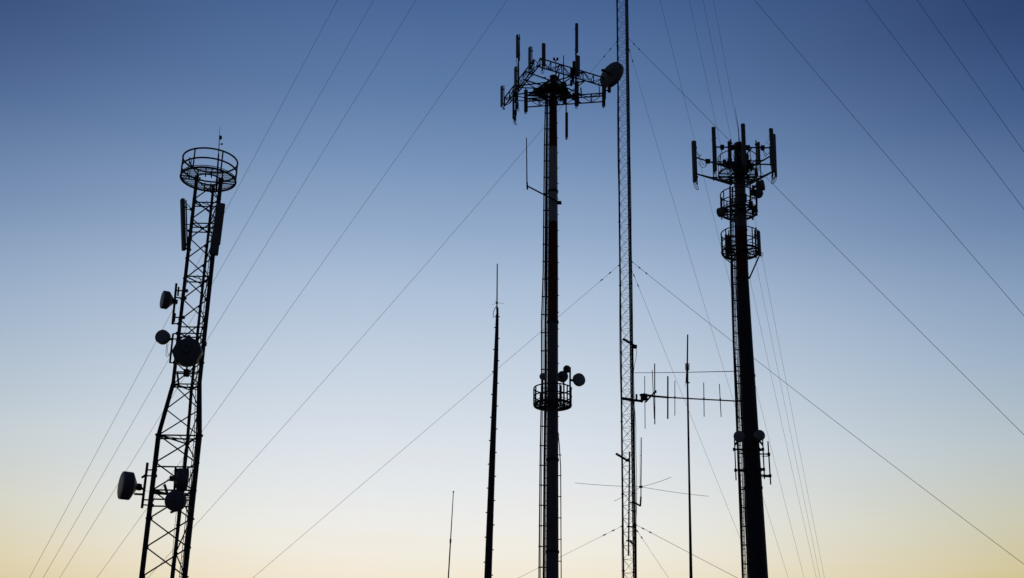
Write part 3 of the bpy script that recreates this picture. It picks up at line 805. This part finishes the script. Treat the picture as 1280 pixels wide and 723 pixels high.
# third platform
c = T.L(925.5, 314); s = T.mpp(c)
railing(T, T.L(926, 315).z, T.L(926, 292.5).z, 23.2 * s, [180, 212, 250, 300, 340, 10, 60, 120, 150], (c.x, 0), 1, inner=.4, beams=6, skirt=.16, ang=R(30), post_r=.032, tube_r=.03, band=.1)
panel(T, 947.9, 289, 949.6, 320, 5.4, -.35, (.85, -.5, 0), .16, (.1, .1))
panel(T, 907.6, 293.5, 908.3, 317, 3.2, -.3, (-.8, -.5, 0), .12, (.1, .3))
bm = bmesh.new()
rod(bm, T.L(948.6, 321, -.2), T.L(937.2, 347, -.1), .04); rod(bm, T.L(935, 347.3, -.1), T.L(938, 347.3, -.1), .05); rod(bm, T.L(944.7, 284.5, -.2), T.L(945.3, 320, -.2), .03)
rod(bm, T.L(905, 322, 0), T.L(921, 335, 0), .03)
obj('brace', bm, 'dark', T.root)
bm = bmesh.new()
for (x, y, a, b) in ((911, 298, .12, .3), (911.5, 306, .16, .35), (912, 313, .14, .4), (909.5, 317, .2, .2)): box(bm, T.L(x, y, -.3), a, .14, b)
rod(bm, T.L(911, 288, -.3), T.L(911.4, 325.5, -.3), .03); obj('radio_unit', bm, 'dark', T.root)
bm = bmesh.new(); tube(bm, bez(T.L(949.5, 314, -.3), T.L(950.5, 322, -.3), .0, 14, V(.16, 0, 0)), .014); tube(bm, bez(T.L(912, 322, -.3), T.L(919, 324, -.2), .16, 12), .014); obj('jumper_cable', bm, 'cable', T.root)
# lower pair of dishes on collars
bm = bmesh.new()
for py in (562.5, 587.5):
    z = T.z(py); pole_mesh(bm, [(z - .06, PX(z), PR2(z) + .05), (z + .06, PX(z), PR2(z) + .05)], 16)
rod(bm, T.L(916.5, 562, -.55), T.L(930, 562, -.45), .045); rod(bm, T.L(919, 588, -.55), T.L(931, 588, -.45), .04)
rod(bm, T.L(948, 562.5, -.55), T.L(954, 562.5, -.55), .06); rod(bm, T.L(948, 567.8, -.45), T.L(962.4, 567.8, -.5), .035); rod(bm, T.L(952, 570.5, -.45), T.L(962.4, 570.5, -.5), .02)
rod(bm, T.L(949, 586.5, -.5), T.L(955, 587, -.55), .055); rod(bm, T.L(950, 594, -.45), T.L(963, 595, -.5), .045); rod(bm, T.L(950, 596.3, -.45), T.L(961, 596.3, -.5), .025)
for (x0, y0, x1, y1, r, dy) in ((918, 548, 920.1, 600.7, .03, -.55), (953.3, 550, 955.6, 599, .032, -.55), (959.9, 552, 963.4, 606, .034, -.5)): rod(bm, T.L(x0, y0, dy), T.L(x1, y1, dy), r)
for x, y in ((953.5, 562), (954.7, 587), (961, 568), (962.6, 595), (917.8, 562), (919.5, 588)): box(bm, T.L(x, y, -.53), .12, .12, .14)
obj('dish_mount', bm, 'dark', T.root)
dish(T, 924, 546, 7, (-.25, -.95, 0), -.85, .2, .12, mount=(919, 556, -.6))
dish(T, 949.2, 544.6, 6.8, (.3, -.93, 0), -.85, .2, .12, mount=(953, 556, -.6))

# ================================================================== 4. GUYED LATTICE MAST
T = Stand('guyed_mast', 95, (786.4, 723), (777.2, 0), 'slender guyed lattice mast rising out of the frame, carrying a long horizontal dipole boom', 'mast')
MAST = T
T.pad(2.4)
HT = 151.5
wm = (T.L(788.4, 361) - T.L(775.4, 361)).length; rho = wm / 1.53
MA = [R(182), R(302), R(62)]; off = -rho * (math.cos(MA[0]) + math.cos(MA[1])) / 2
LG = lambda z, k: V(off + rho * math.cos(MA[k]), rho * math.sin(MA[k]), z)
for k in range(3):
    bm = bmesh.new(); r = (.075, .075, .06)[k]
    rod(bm, LG(.3, k), LG(HT, k), r, n=8)
    z = 6.
    while z < HT: rod(bm, LG(z - .04, k), LG(z + .04, k), r * 1.5, n=8); z += 6.
    obj('leg', bm, 'dark', T.root)
bay = T.z(400) ; bay = T.z(385.3) - bay
bm = bmesh.new(); z = .4; i = 0
while z + bay < HT:
    for k in range(3):
        a, b = k, (k + 1) % 3
        rod(bm, LG(z, a), LG(z + bay, b), .013, n=4, cap=False)
        if k != 1: rod(bm, LG(z, b), LG(z + bay, a), .013, n=4, cap=False)
        rod(bm, LG(z, a), LG(z, b), .014, n=4, cap=False)
    z += bay; i += 1
obj('lattice_bracing', bm, 'dark', T.root)
bm = bmesh.new()
for k, top in enumerate((HT - 2, T.z(430))):
    pts = [LG(z, 1) + V(.085 + .02 * k + .015 * math.sin(z * .7 + k), -.05, 0) for z in [.5 + 1.1 * i for i in range(140)] if z < top]
    tube(bm, pts, .02, 5)
tube(bm, [LG(z, 0) + V(-.06 - .05 * max(0, math.sin(z * .33)), 0, 0) for z in [.5 + 1.1 * i for i in range(140)] if z < HT - 12], .02, 5)
tube(bm, [V(LG(0, 1).x + .1 + d, -.1, T.z(y)) for y, d in ((500, .0), (515, .1), (535, .16), (560, .12), (600, .16), (640, .1), (660, .02))], .022)
obj('feeder_cable', bm, 'cable', T.root)
# small fixtures on the mast
bm = bmesh.new(); rod(bm, T.L(779, 423.8, -.6), T.L(793, 432.2, -.75), .11, .09); box(bm, T.L(793.8, 433.6, -.75), .3, .3, .26)
o = obj('sector_antenna', bm, 'dark', T.root)
bm = bmesh.new(); tube(bm, [T.L(x, y, -.7) for x, y in ((795, 436), (795.8, 441), (794.8, 449), (793, 457), (792, 466))], .02); obj('jumper_cable', bm, 'cable', o)
bm = bmesh.new(); rod(bm, T.L(770, 567.3, -.6), T.L(783.8, 575.6, -.8), .10, .09); box(bm, T.L(783.8, 575.6, -.8), .26, .2, .2); obj('sector_antenna', bm, 'dark', T.root)
bm = bmesh.new(); rod(bm, T.L(787, 565, -.8), T.L(785.6, 695, -.8), .06)
for x, y, x2 in ((788, 628.5, 793), (789, 638.5, 794), (784, 658.4, 793), (783, 676, 790)): rod(bm, T.L(x, y, -.8), T.L(x2, y + .6, -.6), .06)
rod(bm, T.L(787, 676, -.8), T.L(792, 681.5, -.6), .06); obj('mounting_pipe', bm, 'dark', T.root)
# J arm with ground-plane whip
dy = -.9
bm = bmesh.new(); rod(bm, T.L(791.5, 627.6, -.6), T.L(800.4, 632.6, dy), .07); rod(bm, T.L(800.4, 633, dy), T.L(801.2, 621, dy), .07); rod(bm, T.L(801.2, 623, dy), T.L(801.2, 608, dy), .04)
ja = obj('side_arm', bm, 'dark', T.root)
bm = bmesh.new(); rod(bm, T.L(801.1, 611, dy), T.L(801.9, 547, dy), .045, .03); rod(bm, T.L(799.9, 606, dy), T.L(800.3, 547, dy), .014, n=5); rod(bm, T.L(799.8, 570, dy), T.L(801.6, 570, dy), .02)
box(bm, T.L(801, 608.7, dy), .26, .26, .14); obj('whip_antenna', bm, 'steel', ja)
zr_ = T.L(801, 608.7, dy).z; bm = bmesh.new()
for (x, y) in ((718.4, 603.8), (885.8, 620.6), (839, 596.7), (767.4, 626.6)):
    tgt = T.onz(x, y, zr_ - (.0 if y < 615 else .0)); c0 = T.L(801, 608.7, dy); v = tgt - c0
    if abs(v.y) > 9: v = T.L(x, y, dy + math.copysign(3.5, v.y)) - c0
    tube(bm, bez(c0, c0 + v, .06, 8), .017, 5)
obj('ground_radial', bm, 'steel', ja)
# dipole boom
bm = bmesh.new(); dz = -.9
rod(bm, T.L(776, 498, dz), T.L(791, 500.3, dz), .13, n=8); rod(bm, T.L(791, 500.3, dz), T.L(803.5, 501.8, dz), .11); rod(bm, T.L(801, 502.6, dz), T.L(808, 497, dz), .09)
rod(bm, T.L(799.5, 494, dz), T.L(836, 497.1, dz), .085); rod(bm, T.L(836, 497.1, dz), T.L(928, 502, dz), .058); rod(bm, T.L(806.8, 503, dz), T.L(819.5, 489.2, dz), .07)
box(bm, T.L(805, 496.5, dz), .55, .3, .5); rod(bm, T.L(800, 494.3, dz), T.L(806, 492, dz), .05); rod(bm, T.L(795.6, 493, dz), T.L(795.6, 499, dz), .08)
box(bm, T.L(819.2, 489.8, dz), .18, .18, .2)
tube(bm, [T.L(x, y, dz - .1) for x, y in ((806, 494), (811, 493.4), (818, 495), (826, 497.2))], .025)
boom = obj('antenna_boom', bm, 'dark', T.root)
for (x0, y0, x1, y1, r) in ((805.8, 470.5, 806.4, 536, .03), (815.3, 463, 817.9, 524, .03), (818.3, 454.8, 818.5, 530.5, .045), (834.8, 470.6, 834.7, 523.8, .062), (843.6, 476, 843.6, 519.8, .03), (879.6, 478.5, 880.2, 521, .034), (899.2, 480.2, 901.4, 521.4, .034)):
    bm = bmesh.new(); rod(bm, T.L(x0, y0, dz - .08), T.L(x1, y1, dz - .08), r)
    t = .5; box(bm, T.L((x0 + x1) / 2, 496.5 + (x0 - 836) * .045, dz - .08), .12, .14, .14); obj('dipole_element', bm, 'dark', boom)

# guy wires: end point on the ground, height on the mast, sag
WT = [('left', 1, -42.904, 91.207, 17.331, -0.01), ('left', 2, -43.298, 91.184, 39.807, -0.001), ('left', 3, -44.451, 90.625, 62.391, 0.063), ('left', 4, -43.847, 90.942, 85.523, 0.06), ('left', 5, -44.035, 90.897, 108.623, 0.057), ('left', 6, -44.111, 90.878, 123.558, 0.065), ('left', 7, -44.121, 90.879, 139.684, 0.07), ('right', 1, 48.263, 58.36, 17.389, 0.015), ('right', 2, 49.252, 57.902, 39.993, 0.049), ('right', 3, 48.044, 58.589, 62.517, 0.019), ('right', 4, 48.447, 58.303, 84.915, 0.029), ('right', 5, 48.819, 58.01, 108.393, 0.063), ('right', 6, 48.68, 58.118, 123.224, 0.061), ('right', 7, 49.093, 57.79, 139.508, 0.119), ('back', 1, 39.781, 140.023, 17.541, 0.053), ('back', 2, 39.115, 140.18, 40.125, -0.013), ('back', 3, 40.191, 139.716, 63.02, 0.143), ('back', 4, 39.742, 139.853, 85.345, 0.081), ('back', 5, 40.2, 139.893, 108.507, 0.16), ('back', 6, 39.901, 139.998, 123.228, 0.069), ('back', 7, 40.176, 139.943, 139.554, 0.25)]
WL = {
 ('left', 1): 'lowest guy wire running left from the lattice mast, just above the bottom edge',
 ('left', 2): 'guy wire running left from the lattice mast at mid height, behind the slim dark pole',
 ('left', 3): 'guy wire running left from the mast beside the large dish, behind the banded monopole',
 ('left', 4): 'rightmost of the four long guy wires entering at the top left of the photo',
 ('left', 5): 'third from the left of the four long guy wires at the top left',
 ('left', 6): 'second from the left of the four long guy wires at the top left',
 ('left', 7): 'leftmost of the four long guy wires at the top left, passing nearest the round platform',
 ('right', 1): 'lowest guy wire running right from the lattice mast near the bottom edge',
 ('right', 2): 'guy wire running right from the mast at mid height, passing behind the stout monopole',
 ('right', 3): 'guy wire running right from beside the large dish, behind the crown of panel antennas',
 ('right', 4): 'leftmost and lowest of the four wires crossing the upper right sky',
 ('right', 5): 'second from the left of the four wires crossing the upper right sky',
 ('right', 6): 'third from the left of the four wires crossing the upper right sky',
 ('right', 7): 'short guy wire nearest the top right corner of the photo',
 ('back', 1): 'short steep guy wire falling right from the lowest fixing of the lattice mast',
 ('back', 2): 'steep guy wire falling right from the mast at mid height, crossing the dipole boom',
 ('back', 3): 'steep guy wire falling right from the mast just below the level of the large dish',
 ('back', 4): 'leftmost of the four steep thin wires above the stout monopole',
 ('back', 5): 'second from the left of the four steep thin wires above the stout monopole',
 ('back', 6): 'third from the left of the four steep thin wires above the stout monopole',
 ('back', 7): 'rightmost of the four steep thin wires above the stout monopole',
}
MXZ = lambda z: 9.4892 + .8156 * z / 100
for (sd, lv, ax, ay, mz, sag) in WT:
    Mp = V(MXZ(mz), 95, mz + HC); a = V(ax, ay, 0.0)
    h = V(ax - Mp.x, ay - Mp.y, 0); Lh = h.length; h.normalize(); Mp = Mp + h * .5
    n = 48; pts = []
    # wire starts at the mast leg
    for i in range(n + 1):
        t = i / n; p = Mp.lerp(a, t); p.z -= sag * Lh * Lh / 50 * t * (1 - t); pts.append(p)
    base = a.copy()
    r = .0165 if sd == 'right' else .0125
    bm = bmesh.new(); tube(bm, [p - base for p in pts], r, 6)
    o = obj('guy_wire', bm, 'wire'); o.location = base
    tag(o, WL[(sd, lv)], 'guy wire', 'guy wires holding the lattice mast')
    d = (pts[1] - pts[0]).normalized()
    for q in ((.15, .95, 1.75) if lv < 2 else (.2, 1.3, 2.3)):
        c = pts[0] + d * q - base; bm = bmesh.new()
        turned(bm, c - d * .16, d, [(0, .02), (.02, .045), (.11, .05), (.14, .03), (.16, .05), (.25, .045), (.27, .02)], 10)
        obj('insulator', bm, 'ceramic', o)
for nm, x, y in (('left', -43.9, 90.95), ('right', 48.6, 58.2), ('back', 39.9, 139.9)):
    bm = bmesh.new(); box(bm, (0, 0, 0), 3.2, 2.6, 1.0, math.atan2(y - 95, x - 9.5))
    bmesh.ops.bevel(bm, geom=bm.edges[:], offset=.06, segments=2, affect='EDGES')
    o = obj('guy_anchor', bm, 'concrete', None, False); o.location = (x, y, .2)
    tag(o, {'left': 'concrete anchor block in the field where the left-hand guy wires end', 'right': 'concrete anchor block where the right-hand guy wires end', 'back': 'concrete anchor block behind the mast where the steep guy wires end'}[nm], 'anchor block', 'concrete guy anchors')

# thin cable between mast and stout monopole
a = ray(790.5, 466.2, 94.6); b = ray(924, 464.2, 58.2); bm = bmesh.new(); base = a.copy()
tube(bm, [p - base for p in bez(a, b, .02, 20)], .024, 6); o = obj('tie_cable', bm, 'wire'); o.location = base
tag(o, 'thin level cable stretched from the lattice mast to the stout monopole above the dipole boom', 'cable')

# ================================================================== 5. SLIM DARK POLE
T = Stand('antenna_pole', 70, (610, 723), (621.4, 385), 'slim dark tapering pole with step bolts and a thin rod antenna on its tip', 'pole')
T.pad(1.6, .4)
pts = []
for y, x, wd in ((385, 622, 2.4), (400, 621.4, 4), (450, 620, 5.8), (510, 617.8, 6.7), (580, 615.1, 8), (723, 609.9, 9.6)):
    p = T.L(x, y); pts.append((p.z, p.x, wd / 2 * T.mpp(p)))
pts.append((.2, pts[-1][1] * 1.1, pts[-1][2] * 1.15)); pts.sort()
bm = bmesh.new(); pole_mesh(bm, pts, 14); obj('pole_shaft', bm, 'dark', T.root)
bm = bmesh.new(); z = 2.; i = 0
while z < T.z(395):
    s_ = 1 if i % 2 else -1; x = interp([(p[0], p[1]) for p in pts], z); r = interp([(p[0], p[2]) for p in pts], z)
    rod(bm, V(x, 0, z), V(x + s_ * (r + .07), 0, z), .035, n=6); z += .72; i += 1
obj('step_bolt', bm, 'dark', T.root)
bm = bmesh.new(); rod(bm, T.L(621.2, 386, -.05), T.L(621.6, 330, -.05), .042, .034); ra = obj('rod_antenna', bm, 'dark', T.root)
p = T.L(621.1, 378.8, -.05); bm = bmesh.new()
for a in (12, 132, 252): tube(bm, bez(p, p + V(math.cos(R(a)) * .45, math.sin(R(a)) * .45, 0), 0, 2), .009, 5)
rod(bm, p - V(0, 0, .06), p + V(0, 0, .06), .07); obj('ground_radial', bm, 'steel', ra)
bm = bmesh.new(); tube(bm, [T.L(x, y, -.1) for x, y in ((620.2, 383.5), (618.4, 386), (617, 390), (616.4, 394), (617.2, 397), (619, 396.5), (620.5, 393.5), (621, 390))], .022); obj('jumper_cable', bm, 'cable', ra)
bm = bmesh.new(); rod(bm, T.L(621.2, 384, -.08), T.L(621.6, 394, -.08), .06); obj('clamp', bm, 'dark', ra)

# ================================================================== 6. THIN ANTENNA MAST BESIDE THE STOUT MONOPOLE
T = Stand('antenna_pole', 75, (863.8, 723), (859.2, 470), 'thin dark antenna pole standing between the lattice mast and the stout monopole', 'pole')
T.pad(1.2, .4)
bm = bmesh.new()
mp_ = lambda y, w_: (T.z(y), 0, w_ / 2 * T.mpp(V(0, 0, T.z(y))))
pole_mesh(bm, sorted([(.2, 0, .13), mp_(723, 4), mp_(640, 3), mp_(600, 2.6), mp_(500, 2.4), mp_(466, 2)]), 12); obj('pole_shaft', bm, 'dark', T.root)
bm = bmesh.new(); x0 = T.L(859.2, 450)
rod(bm, T.L(859, 479, 0), T.L(859.1, 455, 0), .085, .075); rod(bm, T.L(859.1, 458), T.L(859.6, 418.5), .052, .045)
ra = obj('rod_antenna', bm, 'dark', T.root)
bm = bmesh.new()
for y in (455, 458.5, 462):
    p = T.L(859.1, y); ring(bm, p, .15, .012, 20, 5)
for a in range(4):
    d = V(math.cos(R(45 + 90 * a)), math.sin(R(45 + 90 * a)), 0) * .15; rod(bm, T.L(859.1, 455) + d, T.L(859.1, 462) + d, .012, n=5); rod(bm, T.L(859.1, 462) + d, T.L(859.1, 465), .012, n=5)
obj('matching_cage', bm, 'steel', ra)
bm = bmesh.new(); rod(bm, T.L(857.5, 478.6), T.L(862, 478.6), .05); tube(bm, [T.L(x, y, -.1) for x, y in ((857.6, 468), (857.2, 476), (856.4, 484))], .012); obj('clamp', bm, 'dark', ra)

# ================================================================== 7. WHIP LEFT OF THE SLIM POLE
T = Stand('whip_antenna', 80, (560.4, 723), (566.8, 614.5), 'hair-thin whip antenna rising from the bottom edge left of the slim dark pole', 'antenna')
bm = bmesh.new(); rod(bm, V(0, 0, 0), V(0, 0, T.z(676)), .055, .042); obj('lower_section', bm, 'dark', T.root)
bm = bmesh.new(); rod(bm, V(0, 0, T.z(676)), V(0, 0, T.z(614.5)), .036, .026); rod(bm, V(0, 0, T.z(679)), V(0, 0, T.z(674)), .06); rod(bm, V(0, 0, T.z(616)), V(0, 0, T.z(614)), .045); obj('upper_section', bm, 'steel', T.root)
